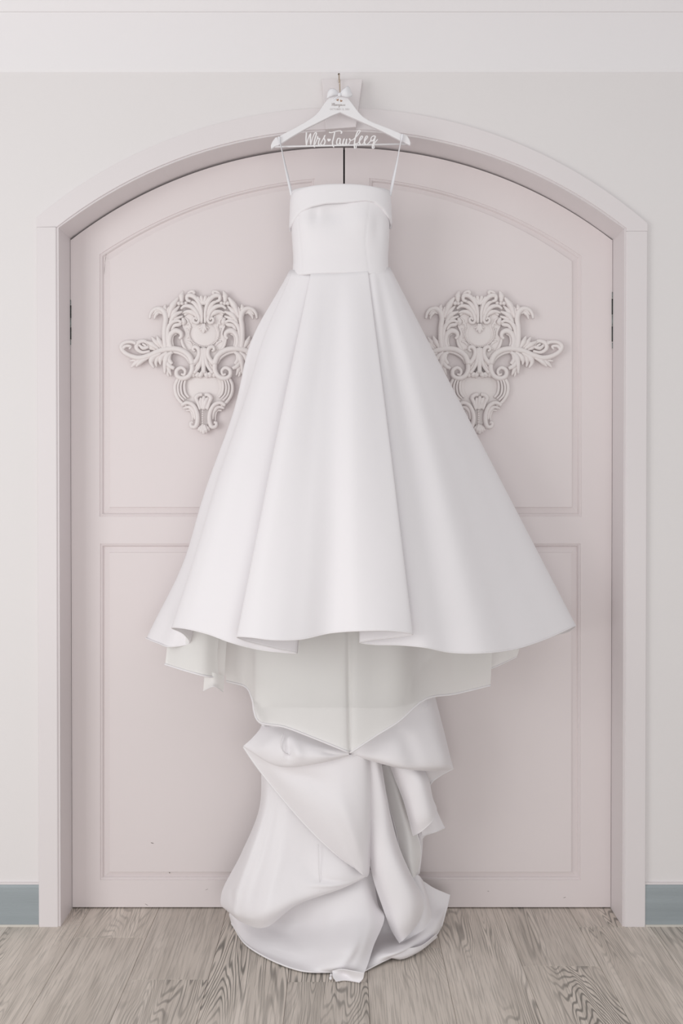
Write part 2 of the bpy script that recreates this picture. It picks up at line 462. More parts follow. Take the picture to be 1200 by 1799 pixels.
# doors
def panel(name, O, I, parent, bot_o, bot_i):
    """moulded panel: O / I are matching outer and inner loops (x, z)"""
    prof = [(0.0, 0.0), (0.02, 0.0032), (0.10, 0.0036), (0.16, 0.0020), (0.24, 0.0030), (0.36, 0.0105), (0.90, 0.0062), (0.965, 0.0058), (0.985, 0.0026), (1.0, 0.0018)]
    n = len(O); V = []
    for t, y in prof:
        for (ox, oz), (ix, iz) in zip(O, I):
            V.append((ox + (ix - ox) * t, YD + y, oz + (iz - oz) * t))
    Fc = grid_faces(len(prof), n, 0, True)
    Fc.append(tuple((len(prof) - 1) * n + i for i in range(n)))
    return mesh(name, V, Fc, M_DOOR, parent, False, True)
def loop_up(xl, yl, xr, yr, xm, ym, yb, Y=YD):
    A = arc_path(xl, yl, xr, yr, ym, Y, 30, xm)
    bl = P(xl, yb, Y); br = P(xr, yb, Y)
    return A + lin(12, A[-1], (br[0], br[2]))[1:] + lin(12, (br[0], br[2]), (bl[0], bl[2]))[1:] + lin(12, (bl[0], bl[2]), A[0])[1:-1]
def loop_rect(x0, y0, x1, y1, Y=YD):
    q = [P(*c, Y) for c in ((x0, y0), (x1, y0), (x1, y1), (x0, y1))]
    q = [(v[0], v[2]) for v in q]
    return [p for i in range(4) for p in lin(6, q[i], q[(i + 1) % 4])[:-1]]
door_arc = arc_path(124.8, 421.5, 1075, 421.5, 259.5, YD, 120)
XG = P(604.5, 600, YD)[0]
zb = 0.0045
def leaf(name, x0, x1, label, O1, I1, O2, I2):
    pts = [(x, z) for x, z in door_arc if x0 < x < x1]
    def zat(x):
        for (ax, az), (bx, bz) in zip(door_arc, door_arc[1:]):
            if ax <= x <= bx: return az + (bz - az) * (x - ax) / (bx - ax)
        return door_arc[0][1]
    lp = [(x0, zb), (x0, zat(x0))] + pts + [(x1, zat(x1)), (x1, zb)]
    d = tag(empty(name, ((x0 + x1) / 2, YD, 0)), label, 'door', None, 'structure')
    plate('stile_and_rail_frame', [lp, O1, O2], YD, YD + 0.035, M_DOOR, d, 0.0)
    panel('raised_panel', O1, I1, d, None, None); panel('raised_panel', O2, I2, d, None, None)
    return d
xl = P(125.2, 900, YD)[0]; xr = P(1074.8, 900, YD)[0]
d1 = leaf('door_1', xl, XG - 0.0026, 'left leaf of the pale mauve arched double door',
          loop_up(175, 447, 553, 314, 420, 337, 907.5), loop_up(192.5, 456, 537, 330, 420, 351, 891),
          loop_rect(176, 955, 553, 1546), loop_rect(192, 971, 537, 1532))
d2 = leaf('door_2', XG + 0.0026, xr, 'right leaf of the pale mauve arched double door',
          loop_up(649, 313, 1021.5, 450, 782, 337, 907.5), loop_up(665, 329, 1005, 459, 782, 351, 891),
          loop_rect(649, 955, 1020, 1546), loop_rect(665, 971, 1004, 1532))
# hinges in the side gaps
def hinge(parent, px, y0, y1):
    segs = [(0, .1, M_STEEL, .6), (.12, .40, M_BRONZE, 1), (.41, .60, M_STEEL, .8), (.61, .88, M_BRONZE, 1), (.9, 1, M_STEEL, .6)]
    for i, (a, b_, mt, k) in enumerate(segs):
        p0, p1 = P(px, y0 + (y1 - y0) * a, YD - .0015), P(px, y0 + (y1 - y0) * b_, YD - .0015)
        tube('hinge_knuckle', [p0, p1], 0.0024 * k, mt, parent, 8)
for y0, y1 in ((527, 606), (1405, 1490)): hinge(d1, 124.0, y0, y1)
for y0, y1 in ((513, 612), (1380, 1470)): hinge(d2, 1076.0, y0, y1)

# small chips and a hairline crack in the door paint
M_CHIP = paint('chipped_wood', (0.20, 0.17, 0.15), 0.8)
for dd, a, b_, r in ((d1, (297, 1532.5), (299, 1534), .0016), (d1, (265, 1480.5), (270, 1481.5), .0010), (d1, (357, 1565), (370, 1559.5), .0008), (d1, (252, 1586), (263, 1592), .0010),
                     (d2, (855, 1565), (861, 1566), .0010), (d2, (988, 1578), (996, 1575), .0011), (d1, (186.5, 446), (184.5, 462), .0006), (d1, (184.5, 462), (183, 482), .0005)):
    tube('paint_chip', [P(*a, YD + .0004), P((a[0] + b_[0]) / 2, (a[1] + b_[1]) / 2 + .3, YD + .0002), P(*b_, YD + .0004)], [r * .4, r, r * .3], M_CHIP, dd, 6, 0.5)

# ------------------------------------------------------------------ carved ornaments
S4 = 0.25 / 540.0
def ornament(cx_px, label):
    c = P(cx_px, 640, YD); T = empty('carved_ornament', tuple(c))
    tag(T, label, 'carving', 'carved acanthus ornaments on the doors')
    z_ref = 600.0      # crop row 600 -> picture row 640
    def loc(x, y, dep): return np.array([c[0] + (x - 636) * S4, YD - dep, c[2] - (y - z_ref) * S4])
    def strokes(name, L, mirror):
        parts = []
        for pts, r0, r1, r2, dep in L:
            if r2 <= 8 and 12 <= r1 <= 17 and len(pts) <= 4: r1 *= 1.28      # leaf blades are broad in the middle
            q = [(x if not mirror else 1272 - x, y) for x, y in pts]
            p3 = crom([loc(x, y, dep) for x, y in q], 5)
            n = len(p3)
            rad = []
            for i in range(n):
                t = i / (n - 1)
                rad.append(S4 * (r0 + (r1 - r0) * t * 2 if t < .5 else r1 + (r2 - r1) * (t - .5) * 2))
            parts.append(tube_geo(p3, [r_ * 1.08 for r_ in rad], 8, 0.95))
        V, Fc = merge(parts)
        return mesh(name, V, Fc, M_CARV, T, True, True)
    def sphere_geo(x, y, r, dep, fl=1.0, nu=10, nv=6):
        V, Fc = [], []
        for i in range(nv + 1):
            a = math.pi * i / nv
            for j in range(nu):
                w = 2 * math.pi * j / nu
                V.append(loc(x, y, dep) + np.array([math.sin(a) * math.cos(w), -math.cos(a) * fl, math.sin(a) * math.sin(w)]) * r * S4)
        return V, grid_faces(nv + 1, nu, 0, True)
    a_, b_, c_ = 0.010, 0.014, 0.019       # depth layers
    ARM = [([(560, 605), (535, 545), (475, 505), (400, 497), (330, 512), (265, 540), (195, 560), (125, 545), (75, 512), (62, 480), (85, 455), (140, 450), (165, 462)], 20, 17, 11, c_),
           ([(545, 600), (520, 560), (465, 525), (395, 515), (320, 535), (250, 565)], 12, 12, 8, b_),
           ([(70, 500), (95, 478), (130, 482), (118, 500)], 12, 10, 6, c_),
           ([(130, 452), (158, 448), (172, 455)], 12, 11, 5, b_),
           ([(556, 595), (556, 645), (532, 688), (488, 703), (452, 685), (450, 648), (482, 628), (508, 650), (500, 678), (480, 672)], 17, 15, 7, c_),
           # leaves above the arm
           ([(355, 492), (330, 450), (312, 408)], 7, 15, 6, c_), ([(338, 494), (302, 452), (274, 412)], 7, 15, 6, b_),
           ([(322, 498), (278, 468), (236, 446)], 7, 15, 6, c_), ([(305, 505), (270, 488), (238, 470)], 6, 13, 6, b_),
           # flower bud
           ([(262, 512), (205, 520), (168, 492), (178, 456), (220, 442), (252, 462)], 9, 17, 12, b_), ([(188, 470), (215, 492), (255, 484)], 8, 13, 9, c_),
           ([(210, 462), (232, 478), (226, 492)], 6, 9, 5, c_),
           # leaf fingers below the arm
           ([(280, 545), (200, 572), (150, 604), (130, 626)], 9, 14, 5, b_), ([(262, 552), (196, 590), (165, 622)], 8, 12, 5, c_), ([(240, 560), (200, 592), (186, 612)], 7, 10, 5, b_),
           ([(200, 560), (150, 575), (118, 582)], 8, 11, 5, b_),
           ([(340, 525), (288, 555), (270, 590), (292, 632)], 9, 16, 5, c_), ([(362, 522), (318, 552), (302, 590), (308, 622)], 8, 14, 5, b_), ([(384, 520), (348, 548), (334, 580), (336, 608)], 8, 14, 5, c_),
           ([(420, 520), (385, 545), (368, 600), (366, 672)], 10, 17, 6, c_), ([(376, 590), (392, 640), (410, 682)], 8, 13, 5, b_), ([(372, 572), (398, 616), (434, 634)], 9, 16, 12, c_), ([(406, 530), (396, 570), (418, 604)], 9, 15, 12, c_),
           ([(380, 640), (384, 672), (392, 690)], 6, 9, 5, b_)]
    STEM = [([(372, 495), (364, 425), (366, 345), (374, 285), (362, 240), (330, 218), (292, 225), (270, 252), (262, 288)], 16, 19, 8, c_),
            ([(392, 490), (384, 420), (392, 350), (420, 312), (462, 302), (484, 316)], 13, 14, 8, c_),
            ([(410, 370), (432, 335), (470, 325), (486, 300)], 9, 12, 8, b_),
            ([(352, 250), (322, 240), (300, 262), (292, 290)], 9, 12, 5, b_), ([(340, 232), (312, 232), (284, 262)], 6, 9, 4, c_),
            ([(384, 250), (366, 215), (372, 186)], 7, 14, 5, b_), ([(384, 262), (388, 225), (394, 205)], 5, 8, 4, c_),
            ([(392, 282), (412, 215), (440, 170), (462, 140)], 8, 17, 7, c_), ([(396, 300), (428, 240), (470, 196)], 7, 15, 6, b_),
            ([(398, 318), (436, 262), (490, 238)], 7, 14, 6, c_), ([(400, 335), (440, 290), (492, 268)], 7, 12, 6, b_),
            ([(486, 172), (484, 130), (497, 94)], 10, 16, 5, c_), ([(522, 150), (528, 112), (556, 96), (570, 104), (556, 124), (540, 128)], 6, 12, 8, b_),
            # C scroll beside the void
            ([(412, 498), (398, 450), (408, 398), (442, 372), (476, 384), (482, 410), (466, 428)], 15, 19, 9, c_), ([(424, 480), (416, 440), (424, 404), (450, 392)], 8, 9, 5, b_),
            ([(478, 420), (492, 470), (530, 528)], 8, 11, 8, b_)]
    CREST = [([(624, 318), (622, 235), (598, 165), (556, 128), (524, 130), (524, 158), (548, 168)], 9, 16, 9, c_), ([(614, 312), (606, 240), (570, 178), (536, 166)], 8, 14, 8, b_),
             ([(606, 300), (590, 245), (550, 205), (505, 200), (478, 220)], 9, 15, 7, c_), ([(598, 290), (572, 252), (530, 236), (484, 246)], 8, 14, 6, b_),
             ([(632, 318), (630, 230), (616, 160)], 7, 11, 8, a_),
             ([(600, 262), (606, 296), (592, 318), (570, 310), (568, 288), (584, 284), (588, 298)], 10, 10, 6, c_),
             ([(628, 322), (616, 345), (598, 352)], 5, 9, 4, b_), ([(630, 322), (622, 358), (612, 372)], 5, 9, 4, c_), ([(634, 325), (632, 370), (634, 388)], 5, 9, 4, c_),
             ([(500, 262), (512, 250), (540, 244)], 8, 10, 6, a_), ([(490, 280), (498, 310), (492, 332)], 9, 14, 6, b_), ([(506, 280), (526, 300), (520, 330)], 6, 9, 4, a_)]
    DROP = [([(562, 604), (592, 568), (606, 526), (596, 492), (570, 484), (562, 504), (578, 514)], 16, 14, 7, c_), ([(624, 490), (622, 560), (604, 620), (570, 668)], 8, 13, 10, c_),
            ([(634, 486), (634, 580), (630, 668)], 7, 13, 10, c_), ([(616, 500), (610, 570), (580, 630), (556, 660)], 7, 12, 9, b_),
            ([(600, 660), (592, 680), (598, 694)], 12, 14, 8, b_), ([(630, 650), (616, 686), (622, 696)], 12, 14, 8, b_), ([(566, 655), (562, 676), (570, 692)], 12, 13, 8, b_),
            # ribbed sides of the lower cartouche
            ([(456, 704), (436, 750), (442, 812), (478, 868), (516, 892)], 12, 13, 10, b_), ([(474, 708), (458, 756), (466, 816), (502, 858)], 7, 8, 6, c_),
            ([(490, 710), (478, 758), (486, 812), (516, 846)], 6, 8, 5, c_), ([(508, 706), (500, 752), (508, 806), (532, 836)], 9, 10, 8, b_),
            # lowest scrolls
            ([(482, 892), (520, 872), (562, 888), (590, 940), (594, 1000), (578, 1040), (552, 1038), (546, 1014), (564, 1008)], 12, 16, 9, c_), ([(490, 910), (536, 902), (566, 935), (574, 990)], 8, 12, 7, b_),
            ([(510, 925), (542, 925), (556, 960), (556, 1000)], 7, 9, 5, a_), ([(612, 920), (596, 870), (584, 838), (604, 818), (628, 816)], 9, 15, 12, c_), ([(622, 915), (614, 870), (618, 838)], 7, 11, 8, c_),
            ([(628, 1025), (608, 1052), (594, 1066)], 7, 12, 7, b_), ([(632, 1025), (620, 1062), (614, 1080)], 7, 12, 7, c_), ([(634, 1030), (633, 1066), (634, 1090)], 7, 12, 7, c_)]
    for mir in (False, True):
        strokes('arm_scroll', ARM, mir); strokes('side_stem', STEM, mir)
        strokes('crest_leaf', CREST, mir); strokes('drop_scroll', DROP, mir)
        V, Fc = merge([sphere_geo(x if not mir else 1272 - x, y, r, d_) for x, y, r, d_ in ((466, 182, 15, c_), (488, 182, 13, c_), (476, 166, 12, b_), (512, 178, 14, b_))])
        mesh('berry_cluster', V, Fc, M_CARV, T, True, True)
    # backing plates
    half = [(636, 232), (560, 240), (508, 262), (482, 320), (504, 392), (478, 430), (520, 528), (590, 580), (636, 600)]
    h = crom([(x, y, 0) for x, y in half], 4)
    lp = [(x, y) for x, y, _ in h] + [(1272 - x, y) for x, y, _ in h[::-1][1:-1]]
    plate('medallion_plate', [[(c[0] + (x - 636) * S4, c[2] - (y - z_ref) * S4) for x, y in lp]], YD - 0.009, YD + .0005, M_CARV, T, 0.002)
    half = [(636, 660), (560, 655), (500, 690), (462, 720), (450, 790), (490, 860), (540, 890), (590, 900), (600, 1000), (636, 1060)]
    h = crom([(x, y, 0) for x, y in half], 4)
    lp = [(x, y) for x, y, _ in h] + [(1272 - x, y) for x, y, _ in h[::-1][1:-1]]
    plate('cartouche_plate', [[(c[0] + (x - 636) * S4, c[2] - (y - z_ref) * S4) for x, y in lp]], YD - 0.007, YD + .0005, M_CARV, T, 0.002)
    mesh('medallion_boss', *sphere_geo(640, 392, 88, 0.008, 0.13, 28, 12), M_CARV, T, True, True)
    mesh('cartouche_boss', *sphere_geo(636, 762, 112, 0.006, 0.07, 28, 12), M_CARV, T, True, True)
    VE = [([(520, 300), (540, 330), (536, 372)], 6, 10, 4, .009), ([(556, 262), (566, 290), (552, 318)], 6, 9, 4, .009), ([(512, 440), (540, 452), (560, 480)], 6, 10, 4, .009),
          ([(534, 500), (556, 490), (572, 470)], 5, 8, 4, .009), ([(516, 350), (530, 392), (522, 424)], 5, 9, 4, .009)]
    for mir in (False, True): strokes('medallion_leaf', VE, mir)
    ring = []
    for i in range(34):
        w = math.pi * (-0.15 + 1.3 * i / 33)
        ring.append(sphere_geo(638 + 104 * math.cos(w), 388 + 92 * math.sin(w), 8, 0.012, 1, 6, 4))
    mesh('bead_ring', *merge(ring), M_CARV, T, True, True)
    mesh('bead_drop', *merge([sphere_geo(630, 915 + 15.5 * i, 8, 0.019, 1, 8, 5) for i in range(8)]), M_CARV, T, True, True)
    V, Fc = [], []
    fan = [([(636, 190), (636 + dx, 150 - abs(abs(dx) - 40) * .3), (636 + dx * 1.1, 126 + abs(dx) * .25)], 8, 13, 9, c_) for dx in (-38, -14, 14, 38)]
    strokes('crest_shell', fan, False)
    strokes('drop_shell', [([(636, 920), (650, 868), (668, 836)], 8, 13, 8, c_), ([(630, 920), (634, 860), (640, 826)], 8, 14, 10, c_)], False)
    return T
ornament(359, 'carved acanthus ornament on the left door, partly behind the gown')
ornament(841, 'carved acanthus ornament on the right door, partly behind the gown')

# ------------------------------------------------------------------ nail and hanger
YH = -0.080
nz = P(595.5, 134, -0.06)
nail = tag(empty('hook_nail', tuple(P(595.5, 134, 0.016))), 'small dark nail above the keystone that the hanger hooks over', 'nail')
tube('shank', [(nz[0], 0.04, nz[2]), (nz[0], -0.068, nz[2] + 0.002)], 0.0017, M_NAIL, nail, 8)
tube('head', [(nz[0], -0.068, nz[2] + 0.002), (nz[0], -0.0705, nz[2] + 0.002)], 0.0032, M_NAIL, nail, 10)

hg = tag(empty('coat_hanger', tuple(P(598, 200, YH))), 'white wooden bridal hanger with script name and satin bow', 'hanger')
HB = [(595, 164), (603, 166), (609, 170), (616, 179), (623, 188.5), (630, 198), (638, 206), (648, 212.5), (658, 217), (682, 226), (704.5, 235.5),
      (705.5, 240), (706.5, 242), (708, 238), (710.5, 236.5), (715, 239), (719, 245), (721.5, 252), (720.5, 256.5), (715, 254), (708, 250.5),
      (701, 247), (670, 231), (648, 221), (628, 212), (612, 205), (598, 198.5), (584, 204), (560, 216), (537, 227.5), (512, 242), (497, 251.5), (490, 256), (483, 258.5), (476.5, 263),
      (476, 256), (479, 249), (484, 242.5), (487, 241.5), (489.5, 246), (491, 243), (492, 239.5), (505, 232.5), (518, 226), (533, 217.5), (546, 209.5), (554, 203.5), (561, 196), (567, 187), (574, 177.5), (581, 170), (588, 166)]
plate('hanger_body', [[(P(x, y, YH)[0], P(x, y, YH)[2]) for x, y in HB]], YH - 0.006, YH + 0.006, M_HANG, hg, 0.0028, False)
tube('crossbar', [P(481, 258, YH), P(716, 253, YH)], 0.0026, M_HANG, hg, 10)
# wire hook: up, over the nail, down behind (plane at right angles to the wall)
hx = P(597, 150, YH)[0]
zt = nz[2] + 0.002 + 0.0017 + 0.0016
hook = [P(597, 167, YH), P(597.5, 158, YH), P(597.3, 148, YH), P(596.6, 139, YH)]
hk = []
for i in range(0, 13):
    a = math.radians(200 - 22 * i)
    hk.append(np.array([nz[0] + 0.0002 * i, -0.058 + 0.0235 * math.cos(a), zt - 0.0235 + 0.0235 * math.sin(a)]))
tube('hook', crom(hook + hk, 4), 0.0014, M_WIRE, hg, 8)
# bow
bow_y = YH - 0.009
def petal(name, pts_a, pts_b, bulge):
    """ribbon loop between two edges, puffed towards the viewer"""
    A = crom([P(x, y, Y) for x, y, Y in pts_a], 6); B = crom([P(x, y, Y) for x, y, Y in pts_b], 6)
    V = []
    n = len(A)
    for j in range(7):
        t = j / 6
        for i in range(n):
            s = i / (n - 1)
            q = A[i] * (1 - t) + B[i] * t
            q = q + np.array([0, -bulge * math.sin(math.pi * t) * math.sin(math.pi * min(1, s * 1.05)), 0])
            V.append(q)
    o = mesh(name, V, grid_faces(7, n), M_RIBBON, bow, True)
    md = o.modifiers.new('thick', 'SOLIDIFY'); md.thickness = 0.0012
    return o
# knot first: it is the bow itself, loops and tails hang from it
kn = []
for i in range(9):
    a = math.pi * i / 8
    for j in range(12):
        w = 2 * math.pi * j / 12
        p0 = P(596.5, 166.5, bow_y - 0.004)
        kn.append(p0 + np.array([0.0055 * math.sin(a) * math.cos(w), 0.005 * math.sin(a) * math.sin(w), 0.0062 * math.cos(a)]))
bow = mesh('bow', kn, grid_faces(9, 12, 0, True), M_RIBBON, hg, True, True)
bow_off = hg
def petal2(*a):
    o = petal(*a)
    # vertices are given in world space, the bow sits under the hanger empty
    o.matrix_parent_inverse.identity()
    for v in o.data.vertices: v.co -= hg.location
    return o
petal2('loop', [(595, 163, bow_y), (589, 156.5, bow_y - .007), (581, 155.5, bow_y - .008), (576, 160.5, bow_y - .003), (574.5, 169, bow_y)],
       [(595, 167, bow_y), (589, 168, bow_y - .005), (584, 169.5, bow_y - .006), (579, 171, bow_y - .003), (574, 172.5, bow_y)], .006)
petal2('loop', [(598, 163, bow_y), (602, 158, bow_y - .007), (607, 153.5, bow_y - .008), (611, 151.5, bow_y - .003), (614.5, 155, bow_y)],
       [(598, 168, bow_y), (604, 170, bow_y - .005), (610, 171.5, bow_y - .006), (616, 170.5, bow_y - .003), (619, 168, bow_y)], .006)
petal2('tail', [(595, 167, bow_y + .002), (586, 172, bow_y + .003), (576, 178, bow_y + .008), (568, 184, bow_y + .012)],
       [(596, 169, bow_y + .002), (588, 176, bow_y + .003), (580, 183, bow_y + .008), (570, 193, bow_y + .012)], .002)
# print on the hanger
YF = YH - 0.0064
def heart_loop(cx, cy, s, rot, Y):
    q = []
    for i in range(28):
        t = 2 * math.pi * i / 28
        x = 16 * math.sin(t) ** 3; y = -(13 * math.cos(t) - 5 * math.cos(2 * t) - 2 * math.cos(3 * t) - math.cos(4 * t))
        x, y = x * s / 17, y * s / 17
        w = P(cx + x * math.cos(rot) - y * math.sin(rot), cy + x * math.sin(rot) + y * math.cos(rot), Y)
        q.append((w[0], w[2]))
    return q[::-1]
plate('printed_heart', [heart_loop(593.3, 175.6, 2.4, -0.35, YF)], YF, YF + .001, M_GOLD, hg)
plate('printed_heart', [heart_loop(599.3, 177.2, 2.4, 0.35, YF)], YF, YF + .001, M_GOLD, hg)
def script(name, strokes, ox, oy, sc, Y, r, mat, parent, flat=1.0):
    parts = []
    for st in strokes:
        pts = crom([P(ox + x / sc, oy + y / sc, Y) for x, y in st], 5)
        n = len(pts); rad = []
        for i in range(n):
            t = pts[min(i + 1, n - 1)] - pts[max(i - 1, 0)]
            dn = -t[2] / (np.linalg.norm(t) + 1e-9)
            rad.append(r * (1.0 + 0.38 * max(0, dn)))
        parts.append(tube_geo(pts, rad, 8, flat))
    V, Fc = merge(parts)
    return mesh(name, V, Fc, mat, parent, True, True)
# small first name, crop (560,125) x15
NM = [[(345, 835), (352, 880), (350, 915)], [(352, 905), (375, 850), (385, 840), (382, 915)], [(384, 905), (410, 840), (415, 840), (412, 915), (420, 918)],
      [(455, 880), (435, 878), (428, 905), (445, 912), (460, 880), (462, 912), (470, 908)], [(470, 908), (482, 872), (490, 882), (500, 884), (492, 915)],
      [(545, 880), (525, 876), (515, 900), (530, 908), (548, 880), (545, 940), (530, 955), (528, 935), (560, 905)],
      [(590, 880), (572, 880), (568, 905), (582, 910), (596, 880), (598, 910), (606, 908)], [(608, 880), (608, 908), (625, 908), (640, 880), (640, 908), (650, 908)],
      [(660, 878), (680, 905), (700, 910)], [(698, 876), (675, 895), (658, 912)]]
script('printed_name', NM, 560, 125, 15, YF, 0.00055, M_INK, hg, 0.6)
c0 = P(597, 192.0, YF)
text_plate('printed_date', 'OCTOBER 12, 2021', 0.0072, c0, YF, 0.0008, M_INK, hg)
# cut-out script on the bar, crop (520,215) x7.5
LT = [[[(140, 132), (134, 220), (140, 305)], [(140, 300), (162, 215), (192, 148), (190, 220), (196, 298)], [(196, 292), (225, 190), (258, 134), (270, 142), (248, 230), (240, 300), (248, 330)]],
      [[(250, 295), (285, 200), (284, 184), (294, 214), (313, 212), (300, 255), (298, 292), (316, 300)]],
      [[(314, 300), (345, 245), (386, 168), (370, 205), (384, 246), (372, 290), (346, 302), (330, 288)]],
      [[(434, 130), (462, 136), (530, 118), (585, 113), (604, 128), (594, 150)], [(514, 124), (496, 205), (482, 270), (490, 308), (500, 328)]],
      [[(582, 214), (560, 210), (540, 245), (540, 284), (555, 296), (578, 262), (587, 215), (580, 268), (592, 296), (612, 286)]],
      [[(612, 286), (638, 212), (622, 260), (626, 296), (646, 290), (670, 216), (662, 270), (672, 297), (696, 285), (716, 228), (704, 214), (722, 238), (748, 230)]],
      [[(748, 232), (795, 190), (838, 135), (846, 110), (826, 107), (797, 160), (776, 240), (770, 310), (778, 342), (793, 336), (790, 302), (776, 286), (808, 280)]],
      [[(808, 284), (858, 225), (880, 190), (866, 180), (842, 222), (838, 268), (858, 296), (884, 284)]],
      [[(884, 284), (924, 226), (946, 190), (932, 180), (908, 222), (904, 268), (924, 296), (952, 280)]],
      [[(952, 280), (985, 240), (990, 205), (1018, 180), (1046, 186), (1022, 232), (996, 246), (988, 222)], [(1046, 186), (1030, 250), (1010, 310), (1010, 340), (1030, 336), (1026, 302), (1040, 270), (1076, 224)]]]
for st in LT: script('letter', st, 520, 215, 7.5, YH - 0.002, 0.00165, M_LETT, hg, 1.0)
plate('cut_heart', [heart_loop(578, 246, 3.4, 0.1, YH - .003)], YH - .004, YH - .001, M_LETT, hg, 0.0003)

# ------------------------------------------------------------------ the gown
gown = tag(empty('wedding_gown', tuple(P(600, 1640, -0.1) * np.array([1, 1, 0]))), 'strapless ivory ball gown hanging from the white hanger, train pooling on the floor', 'dress')
def cloth(name, V, nr, nc, mat, thick=0.0022):
    o = mesh(name, V, grid_faces(nr, nc), mat, gown, True)
    if thick:
        md = o.modifiers.new('thickness', 'SOLIDIFY'); md.thickness = thick; md.offset = 0
    return o
def border(A):
    a0 = A[0] + (A[1] - A[0]) * 0.12; a1 = A[-1] + (A[-2] - A[-1]) * 0.12
    A = np.concatenate([A[:1], a0[None], A[1:-1], a1[None], A[-1:]])
    A = A.transpose(1, 0, 2)
    b0 = A[0] + (A[1] - A[0]) * 0.12; b1 = A[-1] + (A[-2] - A[-1]) * 0.12
    A = np.concatenate([A[:1], b0[None], A[1:-1], b1[None], A[-1:]])
    return A.transpose(1, 0, 2)
def G(q):
    """(px, py, Y) or (px, py, 'f', z) for points resting on the floor"""
    return PZ(q[0], q[1], q[3]) if q[2] == 'f' else P(*q)
def patch(name, rows, nr=8, nc=8, mat=None, thick=0.0022, hems=(), hr=0.0026, bumps=()):
    """rows: control rows of equal length; hems: which edges carry a corded hem (t, b, l, r)"""
    R = np.array([crom([G(q) for q in row], nc) for row in rows])
    cols = [crom(R[:, i], nr) for i in range(R.shape[1])]
    A = np.array(cols).transpose(1, 0, 2)
    uu = np.linspace(0, 1, A.shape[1])[None, :]; vv = np.linspace(0, 1, A.shape[0])[:, None]
    for u0, v0, u1, v1, w, amp in bumps:          # soft ridges (amp > 0) and creases of the cloth, along a line in the sheet
        du, dv = u1 - u0, v1 - v0; l2 = du * du + dv * dv
        tt = np.clip(((uu - u0) * du + (vv - v0) * dv) / l2, 0, 1)
        d2 = (uu - u0 - tt * du) ** 2 + (vv - v0 - tt * dv) ** 2
        A[:, :, 1] -= amp * np.exp(-d2 / (w * w)) * np.sin(np.pi * np.clip(tt, .08, .92))
    A[:, :, 2] = np.maximum(A[:, :, 2], 0.003)
    A = border(A)
    o = cloth(name, A.reshape(-1, 3), A.shape[0], A.shape[1], mat or M_SATIN, thick)
    for h in hems:
        e = {'t': A[0], 'b': A[-1], 'l': A[:, 0], 'r': A[:, -1]}[h]
        V, Fc = tube_geo(e, hr, 6)
        off = gown.location
        tb = mesh('corded_hem', [np.asarray(v) - np.array(off) for v in V], Fc, mat if mat is M_PIPE else M_PIPE, o, True, True)
    return o
M_PIPE = fabric('hem_cord', (0.872, 0.845, 0.862), 0.5, 0.15)

# bodice: shell with princess seams
BC, BYC = 598.5, -0.075
def ring_pt(th, half_px, b, py, dz=0.0, out=0.0):
    a = half_px * (D + BYC) / F + out
    cx = P(BC, py, BYC)[0]
    s, c = math.sin(th), math.cos(th)
    x = cx + a * math.copysign(abs(s) ** 0.9, s)
    y = BYC - (b + out) * (math.copysign(abs(c) ** 0.75, c))
    z = P(BC, py, BYC - b)[2] + dz
    return np.array([x, y, z])
rows = [(326, 86, .078), (345, 86, .080), (365, 85.5, .082), (385, 85, .084), (405, 84.5, .083), (425, 83.5, .081), (445, 82.5, .078), (462, 83.2, .0785), (481, 86, .0785)]
rr = crom([(a, b, c * 1000) for a, b, c in rows], 4)
TH = np.radians(np.linspace(-150, 150, 161))
V = []
for py, hw, b in rr:
    for th in TH:
        g = 0.0
        x_px = BC + hw * math.sin(th)
        for sx in (528 + (py - 360) * .05, 645 - 7 * math.sin(max(0, min(1, (py - 355) / 120)) * math.pi)):
            if math.cos(th) > 0: g -= 0.0011 * math.exp(-((x_px - sx) / 1.2) ** 2)
        if math.cos(th) > 0:
            g -= 0.015 * math.exp(-((x_px - 585) / 26) ** 2 - ((py - 372) / 22) ** 2)
            g += 0.005 * math.exp(-((x_px - 540) / 22) ** 2 - ((py - 385) / 26) ** 2)
            g += 0.006 * math.exp(-((x_px - 628) / 24) ** 2 - ((py - 385) / 24) ** 2)
            g -= 0.009 * math.exp(-((x_px - 556) / 8) ** 2 - ((py - 375) / 16) ** 2)
            g -= 0.003 * math.exp(-((x_px - 660) / 10) ** 2 - ((py - 400) / 25) ** 2)
        V.append(ring_pt(th, hw, b / 1000, py, 0, g))
cloth('bodice', V, len(rr), len(TH), M_SATIN, 0.002)
# folded cuff along the neckline
low = [(507, 407), (509, 401), (512, 396), (530, 375), (550, 364.5), (576, 358.5), (604, 357), (638, 353.5), (654, 356), (670, 368), (686, 387), (689, 397), (691, 402)]
lx = [q[0] for q in low]; ly = [q[1] for q in low]
V = []
prof = [(0.0, -.006), (0.0, -.001), (0.03, .002), (0.12, .0035), (0.3, .0045), (0.55, .0052), (0.8, .006), (0.93, .0068), (0.99, .0062), (1.0, .003), (0.985, .0005)]
for t, out in prof:
    for th in TH:
        xp = BC + 90 * math.sin(th)
        if math.cos(th) >= 0:
            yb = float(np.interp(xp, lx, ly))
        else:
            yb = 407 if xp < BC else 402
        top = ring_pt(th, 86, .080, 322.5, 0, out)
        f = max(0.0, math.cos(th))
        zt_ = P(BC, 322.0, BYC - .086)[2] - 0.017 * (1 - f) ** 0.9
        yy = BYC - (.080) * math.copysign(abs(math.cos(th)) ** .75, math.cos(th))
        zb_ = P(xp, yb, yy)[2]
        V.append(np.array([top[0], top[1], zt_ + (zb_ - zt_) * t]))
cloth('folded_cuff', V, len(prof), len(TH), M_SATIN, 0.0016)
